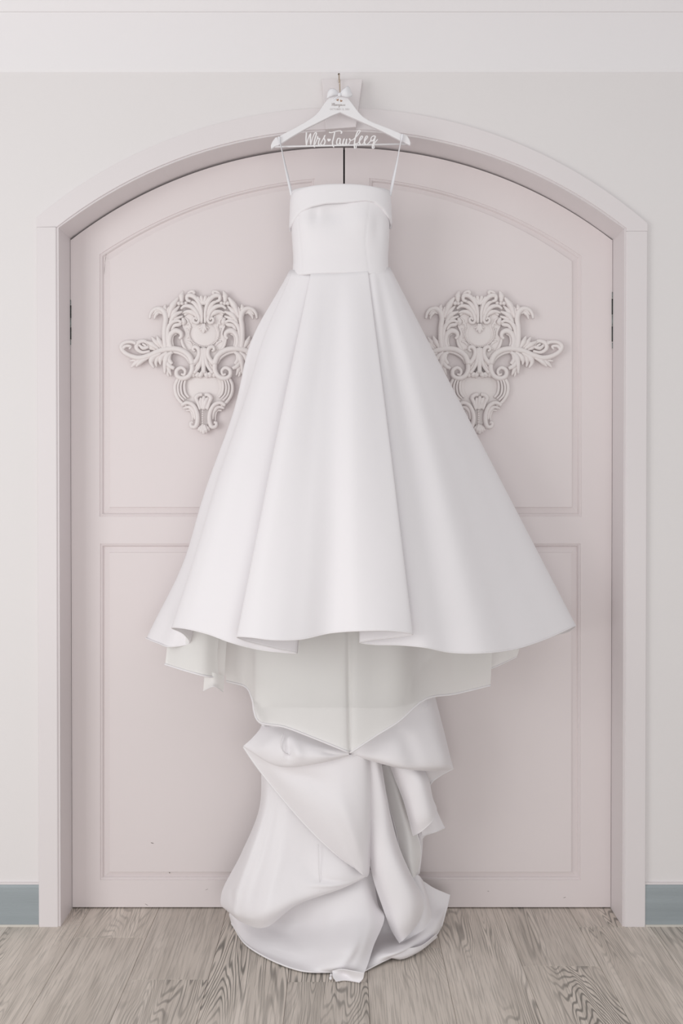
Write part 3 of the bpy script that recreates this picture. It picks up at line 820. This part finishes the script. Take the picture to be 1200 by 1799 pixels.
# hanger straps
for name, cpts, tw in (('hanger_strap', [(490.3, 240, YH - .0135), (491.5, 247, YH - .0135), (494, 258, YH - .0135), (503, 300, YH - .010), (513.5, 348, YH - .012)], 1),
                       ('hanger_strap', [(706.8, 235.5, YH - .0135), (705.5, 243, YH - .0135), (703, 254, YH - .0135), (695, 296, YH - .010), (685, 345, YH - .012)], -1)):
    c = crom([P(*q) for q in cpts], 8); n = len(c); V = []
    for j in (-1, 0, 1):
        for i in range(n):
            t = i / (n - 1)
            ang = tw * (0.15 + 1.1 * math.sin(t * math.pi) ** 2)
            w = 0.0042
            V.append(c[i] + np.array([j * w * math.cos(ang), j * w * math.sin(ang), 0]))
    cloth(name, V, 3, n, M_RIBBON, 0.0012)

# skirt: box-pleated cone; every column runs from the waist seam to the hem
cols_ = [ # hem px, py, Y          waist px, Y
    ((400, 1128, 0.12), (560, 0.0)), ((320, 1130, 0.09), (528, -0.01)), ((268, 1124, 0.02), (516, -0.04)), ((256, 1121, -0.05), (513.5, -0.06)), ((278, 1130, -0.11), (513.8, -0.07)), ((297, 1136, -0.15), (516, -0.082)),
    ((332, 1130, -0.17), (521, -0.092)), ((322, 1113, -0.22), (520, -0.097)), ((302, 1103, -0.27), (517, -0.104)), ((325, 1104, -0.33), (520, -0.117)), ((366, 1114, -0.365), (527, -0.126)),
    ((407, 1129, -0.39), (537, -0.131)), ((460, 1142, -0.38), (556, -0.134)), ((522, 1147, -0.40), (580, -0.136)), ((480, 1138, -0.425), (566, -0.140)), ((432, 1126, -0.45), (552, -0.144)),
    ((416.5, 1119, -0.47), (547.5, -0.149)), ((438, 1119, -0.505), (554, -0.151)), ((480, 1124, -0.52), (566, -0.151)), ((528, 1123, -0.505), (580, -0.150)), ((580, 1112, -0.475), (597, -0.151)),
    ((632, 1108, -0.505), (614, -0.152)), ((688, 1108, -0.495), (632, -0.152)), ((725, 1114, -0.465), (645.5, -0.150)), ((694, 1119, -0.452), (640, -0.145)), ((652, 1124, -0.440), (634, -0.141)),
    ((632, 1128, -0.428), (631, -0.138)), ((655, 1132, -0.42), (637, -0.136)), ((700, 1133, -0.42), (647, -0.134)), ((745, 1137, -0.43), (655, -0.129)), ((790, 1146, -0.395), (662, -0.122)),
    ((850, 1147, -0.37), (669, -0.113)), ((905, 1140, -0.29), (675, -0.101)), ((960, 1122, -0.20), (680, -0.087)), ((1011, 1099, -0.08), (684.5, -0.06)), ((990, 1112, 0.03), (680, -0.03)), ((930, 1120, 0.10), (664, 0.0)), ((830, 1128, 0.12), (640, 0.0))]
wy = lambda x: float(np.interp(x, [510, 548, 600, 644, 646, 690], [474, 476, 475, 471, 470, 470]))
NS = 7
hem = crom([P(*h) for h, w in cols_], NS)
def y_bod(x):
    sn = max(-1, min(1, (x - BC) / 86.0)); sn = math.copysign(abs(sn) ** (1 / 0.9), sn)
    return BYC - 0.0785 * math.sqrt(max(0, 1 - sn * sn)) ** 0.75
_off = {9: .004, 10: .004, 11: .006, 12: .009, 13: .012, 14: .010, 15: .006, 24: .005, 25: .008, 26: .011, 27: .010, 28: .006, 29: .004, 30: .004, 31: .004, 32: .004, 33: .003}
for i_ in range(9, 34):
    h_, w_ = cols_[i_]
    cols_[i_] = (h_, (w_[0], y_bod(w_[0]) + 0.002 + _off.get(i_, 0.002)))
wst = crom([P(w[0], wy(w[0]), w[1]) for h, w in cols_], NS)
NC = len(hem)
NT = 46
V = []
TT = [r / NT for r in range(NT)] + [0.988, 0.996, 1.0]
for t in TT:
    for i in range(NC):
        k = i / NS
        q = wst[i] * (1 - t) + hem[i] * t
        wl_ = math.exp(-((k - 3.5) / 2.6) ** 2)                                    # left hip: fuller, then hem flares
        wl2 = math.exp(-((k - 8) / 2.0) ** 2)
        dx = -22 * wl_ * math.exp(-((t - .19) / .14) ** 2) + 15 * max(wl_, .0) * math.exp(-((t - .80) / .15) ** 2) - 10 * wl2 * math.exp(-((t - .2) / .15) ** 2) \
             - 8 * wl2 * math.exp(-((t - .55) / .25) ** 2)
        q = q + np.array([dx * (q[1] + D) / F, 0, 0])
        # soft fullness of the cloth
        q[1] -= 0.030 * math.sin(math.pi * t) ** 2 * math.exp(-((k - 20) / 11) ** 2)
        q[1] += 0.006 * t * (1 - t) * 4 * math.sin(k * 1.7 + 2.5 * t)
        V.append(q)
sk = cloth('skirt', V, len(TT), NC, M_SATIN, 0.003)
off = np.array(gown.location)
tv, tf = tube_geo(hem, 0.0021, 6)
mesh('hem_roll', [np.asarray(v) - off for v in tv], tf, M_PIPE, sk, True, True)

# sheer organza layers below the hem
rows_org = [[(380, 1095, -.06), (415, 1095, -.08), (440, 1095, -.12), (455, 1095, -.16), (500, 1095, -.21), (560, 1095, -.24), (604, 1095, -.26), (613, 1095, -.254), (622, 1095, -.26), (660, 1095, -.24), (700, 1095, -.22), (745, 1095, -.15), (800, 1095, -.11), (866, 1095, -.06)],
            [(388, 1150, -.07), (424, 1150, -.09), (442, 1160, -.13), (452, 1180, -.17), (500, 1190, -.22), (560, 1200, -.25), (606, 1215, -.265), (613.5, 1215, -.255), (621, 1215, -.265), (660, 1195, -.25), (704, 1180, -.23), (740, 1165, -.16), (800, 1160, -.11), (864, 1150, -.06)],
            [(398, 1197, -.08), (432, 1207, -.10), (443, 1228, -.14), (453, 1266, -.18), (500, 1277, -.235), (560, 1300, -.265), (609, 1320, -.275), (614, 1322, -.262), (619, 1320, -.275), (660, 1293, -.26), (700, 1268, -.235), (748, 1228, -.17), (800, 1219, -.11), (862, 1204, -.06)]]
patch('organza_underskirt', rows_org, 8, 5, M_ORG, 0, 'b', 0.0032)
patch('organza_flounce', [[(298, 1098, -.10), (330, 1098, -.16), (360, 1100, -.18), (386, 1105, -.16)], [(294, 1138, -.11), (328, 1142, -.17), (358, 1148, -.19), (382, 1150, -.165)], [(290, 1167, -.12), (325, 1178, -.18), (358, 1187, -.20), (384, 1191, -.17)]], 6, 6, M_ORG, 0, 'b', 0.0032)
patch('organza_flounce', [[(296, 1098, -.09), (340, 1098, -.13), (400, 1100, -.12)], [(293, 1140, -.10), (335, 1146, -.14), (396, 1160, -.13)], [(291, 1168, -.11), (335, 1180, -.15), (394, 1196, -.13)]], 5, 5, M_ORG, 0)
patch('organza_flounce', [[(360, 1180, -.17), (376, 1182, -.185), (394, 1188, -.16)], [(358, 1200, -.17), (376, 1200, -.19), (394, 1202, -.16)], [(357, 1214, -.17), (376, 1206, -.20), (392, 1216, -.16)]], 5, 5, M_ORG, 0, 'b', 0.0012)
patch('organza_flounce', [[(448, 1095, -.02), (520, 1095, -.05), (613, 1095, -.06), (700, 1095, -.05), (728, 1095, -.02)], [(450, 1170, -.03), (520, 1180, -.07), (613, 1190, -.08), (700, 1180, -.07), (724, 1170, -.03)], [(448, 1250, -.05), (520, 1262, -.10), (613, 1266, -.11), (690, 1258, -.09), (722, 1240, -.05)]], 6, 6, M_ORG, 0)
patch('organza_flounce', [[(780, 1130, -.02), (840, 1130, -.03), (910, 1130, -.03)], [(790, 1150, -.02), (845, 1155, -.04), (912, 1140, -.03)], [(800, 1195, -.02), (862, 1175, -.05), (908, 1154, -.03)]], 5, 5, M_ORG, 0, 'b', 0.0018)
# petticoat net inside the skirt that fills its hollow
patch('petticoat', [[(330, 1060, .02), (440, 1060, .02), (600, 1050, .02), (760, 1060, .02), (900, 1060, .02)], [(400, 1090, .03), (470, 1140, .02), (600, 1160, .01), (730, 1140, .02), (850, 1100, .03)], [(444, 1130, .04), (490, 1240, .03), (600, 1250, .02), (690, 1240, .03), (742, 1130, .04)]], 6, 6, M_SATIN, 0.002)

# ---- train: pieces of the folded cloth from behind to front
# white layer right under the organza
patch('train_layer', [[(446, 1243, -.10), (500, 1243, -.15), (608, 1243, -.19), (614, 1243, -.183), (620, 1243, -.19), (690, 1243, -.16), (752, 1228, -.10)], [(447, 1258, -.11), (500, 1266, -.16), (608, 1285, -.20), (614, 1285, -.193), (620, 1285, -.20), (690, 1262, -.17), (752, 1234, -.11)], [(462, 1274, -.12), (510, 1292, -.17), (608, 1330, -.20), (614, 1332, -.185), (620, 1330, -.20), (690, 1285, -.17), (752, 1240, -.12)]], 5, 6)
patch('train_fold', [[(444, 1228, -.13), (449, 1232, -.12), (456, 1236, -.10)], [(446, 1250, -.14), (453, 1252, -.15), (462, 1254, -.12)], [(456, 1270, -.14), (464, 1276, -.16), (474, 1276, -.13)]], 5, 4, None, 0.0022, 'l')
# right upper flap
patch('train_flap', [[(613, 1318, -.19), (650, 1294, -.19), (700, 1262, -.16), (748, 1224, -.10), (764, 1224, -.05)], [(613, 1321, -.19), (658, 1312, -.21), (712, 1296, -.19), (766, 1285, -.12), (780, 1286, -.05)],
                     [(613, 1323, -.19), (660, 1332, -.22), (715, 1346, -.21), (775, 1345, -.14), (795, 1346, -.06)], [(613, 1324, -.18), (655, 1337, -.20), (702, 1349, -.19), (756, 1354, -.13), (797, 1351, -.05)]], 9, 10, None, 0.0022, (), 0.002, [(.45, .1, .6, .9, .06, -.010), (.7, .1, .8, .9, .08, .008)])
# its turned-back hem that curls behind
patch('train_fold', [[(700, 1340, -.10), (735, 1345, -.09), (770, 1347, -.07), (797, 1350, -.045)], [(705, 1380, -.07), (735, 1376, -.05), (756, 1372, -.04), (776, 1361, -.04)], [(712, 1410, -.05), (738, 1405, -.03), (752, 1388, -.03), (757, 1374, -.04)]], 5, 6, None, 0.0022, 'r')
# sheet of the back of the train under the right folds
patch('train_layer', [[(650, 1330, -.02), (690, 1330, -.03), (730, 1330, -.02), (750, 1340, .0)], [(650, 1420, -.01), (695, 1420, -.03), (725, 1430, -.02), (742, 1450, .01)], [(650, 1490, -.02), (700, 1490, -.05), (728, 1490, -.03), (741, 1490, .01)], [(660, 1560, -.03), (700, 1555, -.07), (724, 1548, -.05), (736, 1535, .01)]], 6, 6, None, 0.0022, 'r')
# right lower flap with rounded hem, and the corner behind it
patch('train_fold', [[(722, 1395, -.06), (750, 1395, -.05), (758, 1398, -.02)], [(735, 1430, -.05), (758, 1428, -.05), (769, 1428, -.02)], [(742, 1468, -.04), (765, 1461, -.05), (781, 1454, -.02)]], 5, 5, None, 0.0022, 'b')
patch('train_fold', [[(735, 1455, -.01), (755, 1452, -.0), (778, 1452, .0)], [(736, 1468, -.01), (745, 1462, -.01), (760, 1462, .0)], [(738, 1490, -.01), (740, 1478, -.01), (748, 1466, .0)]], 4, 4, None, 0.002, 'r')
patch('train_flap', [[(684, 1340, -.10), (700, 1340, -.14), (722, 1342, -.14), (742, 1346, -.10)], [(696, 1372, -.10), (714, 1372, -.145), (738, 1372, -.15), (754, 1374, -.09)], [(709, 1405, -.10), (724, 1405, -.15), (748, 1404, -.15), (760, 1402, -.09)], [(719, 1440, -.10), (733, 1442, -.15), (754, 1432, -.15), (767, 1420, -.09)], [(726, 1468, -.10), (742, 1459, -.14), (759, 1442, -.14), (767, 1423, -.09)]], 6, 6, None, 0.0022, 'bl', 0.0018)
# floor: right side of the train
patch('train_hem', [[(645, 1560, -.04), (700, 1548, -.02), (735, 1545, .0), (762, 1560, .02), (790, 1572, .04)], [(650, 1600, -.06), (706, 1592, -.05), (745, 1585, -.03), (770, 1592, .0), (786, 1590, .02)], [(640, 1640, 'f', .018), (706, 1640, 'f', .02), (745, 1625, 'f', .05), (768, 1618, 'f', .05), (781, 1608, 'f', .04)], [(630, 1685, 'f', .008), (692, 1676, 'f', .035), (740, 1652, 'f', .03), (765, 1636, 'f', .03), (776, 1626, 'f', .02)], [(632, 1710, 'f', .004), (690, 1681, 'f', .012), (738, 1666, 'f', .008), (764, 1645, 'f', .008), (775, 1628, 'f', .008)]], 7, 8, None, 0.0022, 'br')
patch('train_fold', [[(680, 1678, 'f', .03), (705, 1668, 'f', .034), (738, 1662, 'f', .03), (766, 1642, 'f', .03)], [(684, 1682, 'f', .02), (706, 1680, 'f', .018), (738, 1669, 'f', .016), (768, 1646, 'f', .016)], [(690, 1683, 'f', .006), (704, 1685, 'f', .006), (734, 1673, 'f', .006), (766, 1648, 'f', .006)]], 4, 6)
patch('train_fold', [[(715, 1540, -.06), (733, 1537, -.05), (742, 1546, -.03)], [(725, 1580, -.09), (745, 1575, -.08), (754, 1585, -.05)], [(722, 1620, -.12), (744, 1612, -.11), (758, 1612, -.07)], [(704, 1658, -.15), (735, 1648, -.13), (757, 1640, -.09)], [(702, 1662, -.14), (735, 1653, -.12), (756, 1646, -.08)]], 5, 6, None, 0.0022, 'r', 0.0012)
patch('organza_layer', [[(668, 1345, -.05), (684, 1345, -.07), (704, 1350, -.05)], [(680, 1400, -.05), (700, 1405, -.08), (716, 1430, -.05)], [(698, 1470, -.06), (718, 1470, -.09), (735, 1472, -.05)], [(705, 1510, -.07), (722, 1512, -.10), (740, 1500, -.05)], [(716, 1545, -.08), (726, 1543, -.10), (735, 1530, -.05)]], 6, 6, M_ORG, 0, 'lr', 0.0014)
# long right fold that sweeps from under the flap to the floor
patch('train_fold', [[(646, 1328, -.16), (652, 1328, -.17), (660, 1330, -.17), (668, 1334, -.14)], [(645, 1400, -.15), (655, 1400, -.17), (672, 1400, -.17), (681, 1412, -.13)], [(645, 1480, -.14), (662, 1480, -.18), (684, 1478, -.18), (699, 1484, -.12)], [(655, 1540, -.14), (674, 1538, -.195), (702, 1530, -.195), (723, 1540, -.12)], [(672, 1592, -.15), (690, 1588, -.205), (722, 1580, -.20), (745, 1582, -.13)], [(688, 1634, -.16), (700, 1628, -.21), (722, 1618, -.20), (741, 1607, -.14)], [(702, 1657, -.17), (710, 1650, -.19), (722, 1637, -.18), (730, 1628, -.15)]], 6, 6, None, 0.0022, 'r', 0.0018)
# floor: left part of the train under the billow, its tip rolled open towards the viewer
patch('train_hem', [[(425, 1560, -.02), (480, 1550, -.06), (560, 1535, -.10), (625, 1520, -.12), (656, 1530, -.10)], [(418, 1585, -.06), (480, 1580, -.10), (560, 1572, -.14), (635, 1562, -.16), (664, 1590, -.13)], [(408, 1598, 'f', .05), (470, 1625, 'f', .045), (548, 1630, 'f', .07), (636, 1612, 'f', .12), (675, 1610, 'f', .10)], [(403, 1606, 'f', .03), (450, 1648, 'f', .02), (540, 1668, 'f', .035), (622, 1668, 'f', .07), (656, 1662, 'f', .045)], [(405, 1615, 'f', .012), (440, 1660, 'f', .008), (530, 1692, 'f', .010), (598, 1700, 'f', .03), (645, 1698, 'f', .02)], [(407, 1622, 'f', .006), (438, 1664, 'f', .006), (528, 1705, 'f', .006), (590, 1708, 'f', .008), (638, 1714, 'f', .008)]], 12, 12, None, 0.0022, 'b', 0.0028, [(.45, .25, .40, .7, .05, -.010), (.30, .4, .5, .62, .04, -.008), (.60, .2, .56, .6, .05, .008), (.75, .3, .85, .9, .05, -.010), (.62, .45, .75, .65, .04, .006)])
patch('train_tip', [[(584, 1706, 'f', .022), (600, 1703, 'f', .034), (620, 1706, 'f', .034), (640, 1710, 'f', .03)], [(585, 1716, 'f', .014), (604, 1712, 'f', .012), (622, 1718, 'f', .012), (638, 1719, 'f', .014)], [(590, 1724, 'f', .005), (606, 1722, 'f', .004), (622, 1724, 'f', .004), (632, 1726, 'f', .005)]], 5, 6, None, 0.0022, 'tb', 0.0016)
for bx, by in ((582, 1713.5), (581, 1718.5)):
    p0 = PZ(bx, by, 0.008); bv, bf = [], []
    for i in range(7):
        a = math.pi * i / 6
        for j in range(10):
            w = 2 * math.pi * j / 10
            bv.append(p0 + 0.0048 * np.array([math.sin(a) * math.cos(w), math.sin(a) * math.sin(w), math.cos(a)]))
    mesh('covered_button', bv, grid_faces(7, 10, 0, True), M_SATIN, gown, True, True)
# left billow
patch('train_billow', [[(460, 1340, -.04), (475, 1340, -.10), (500, 1345, -.12), (540, 1400, -.13), (600, 1470, -.14), (640, 1520, -.14)], [(456, 1420, -.03), (466, 1420, -.11), (500, 1420, -.14), (545, 1440, -.15), (600, 1490, -.16), (640, 1525, -.15)], [(424, 1500, -.03), (442, 1500, -.13), (490, 1500, -.17), (545, 1495, -.17), (600, 1510, -.18), (641, 1530, -.16)],
                       [(390, 1568, -.02), (420, 1570, -.14), (474, 1565, -.20), (535, 1550, -.20), (598, 1540, -.20), (642, 1536, -.17)], [(389, 1590, -.03), (418, 1604, -.15), (468, 1605, -.22), (530, 1578, -.21), (600, 1556, -.20), (642, 1539, -.17)], [(396, 1597, -.04), (428, 1621, -.14), (466, 1629, -.19), (520, 1590, -.19), (602, 1560, -.19), (641, 1541, -.165)]], 12, 14, None, 0.0022, (), 0.002, [(.20, .15, .17, .95, .028, .012), (.30, .1, .30, .8, .03, -.008), (.42, .2, .40, .9, .04, .006), (.55, .45, .80, .72, .04, -.006), (.60, .6, .85, .80, .03, .006), (.08, .5, .2, .75, .03, -.006)])
tube('side_seam', crom([P(559, 1484, -.181), P(560, 1520, -.196), P(562, 1566, -.209)], 6), 0.0009, M_PIPE, gown, 6)
# big diagonal panel with corded hem
patch('train_panel', [[(428, 1312, -.13), (470, 1328, -.18), (530, 1338, -.20), (600, 1326, -.20), (640, 1326, -.19), (655, 1330, -.15)], [(448, 1342, -.14), (500, 1365, -.19), (555, 1375, -.21), (605, 1380, -.22), (642, 1385, -.20), (656, 1390, -.15)], [(492, 1398, -.16), (535, 1415, -.20), (575, 1425, -.225), (612, 1435, -.23), (641, 1445, -.21), (654, 1450, -.15)], [(548, 1461, -.18), (580, 1472, -.21), (604, 1480, -.225), (624, 1488, -.22), (642, 1496, -.20), (651, 1500, -.15)], [(590, 1500, -.19), (610, 1512, -.205), (622, 1520, -.21), (634, 1528, -.205), (642, 1533, -.19), (647, 1537, -.155)], [(620, 1522, -.19), (628, 1529, -.20), (634, 1534, -.20), (638, 1537, -.20), (641, 1539, -.185), (643, 1541, -.16)]], 8, 9, None, 0.0022, 'l', 0.0032, [(.1, .12, .6, .2, .08, -.008), (.5, .2, .7, .7, .1, .008)])
# rolled fold above it
patch('train_roll', [[(462, 1268, -.10), (500, 1274, -.15), (560, 1298, -.19), (613, 1320, -.20)], [(456, 1282, -.13), (500, 1300, -.21), (560, 1315, -.235), (613, 1322, -.215)], [(440, 1300, -.14), (496, 1326, -.225), (560, 1330, -.245), (613, 1325, -.22)], [(428, 1311, -.135), (490, 1345, -.205), (560, 1340, -.23), (613, 1327, -.21)], [(432, 1314, -.12), (492, 1344, -.18), (560, 1338, -.205), (613, 1326, -.20)]], 10, 14, None, 0.0022, (), 0.002, [(.36, .15, .40, .62, .03, -.016), (.46, .2, .5, .6, .04, .008), (.2, .2, .12, .7, .05, .006), (.7, .3, .9, .5, .06, -.006)])
tube('seam_loop', crom([P(497, 1288, -.212), P(493, 1308, -.222), P(499, 1322, -.226), P(508, 1326, -.228), P(512, 1318, -.228)], 5), 0.0013, M_PIPE, gown, 6)
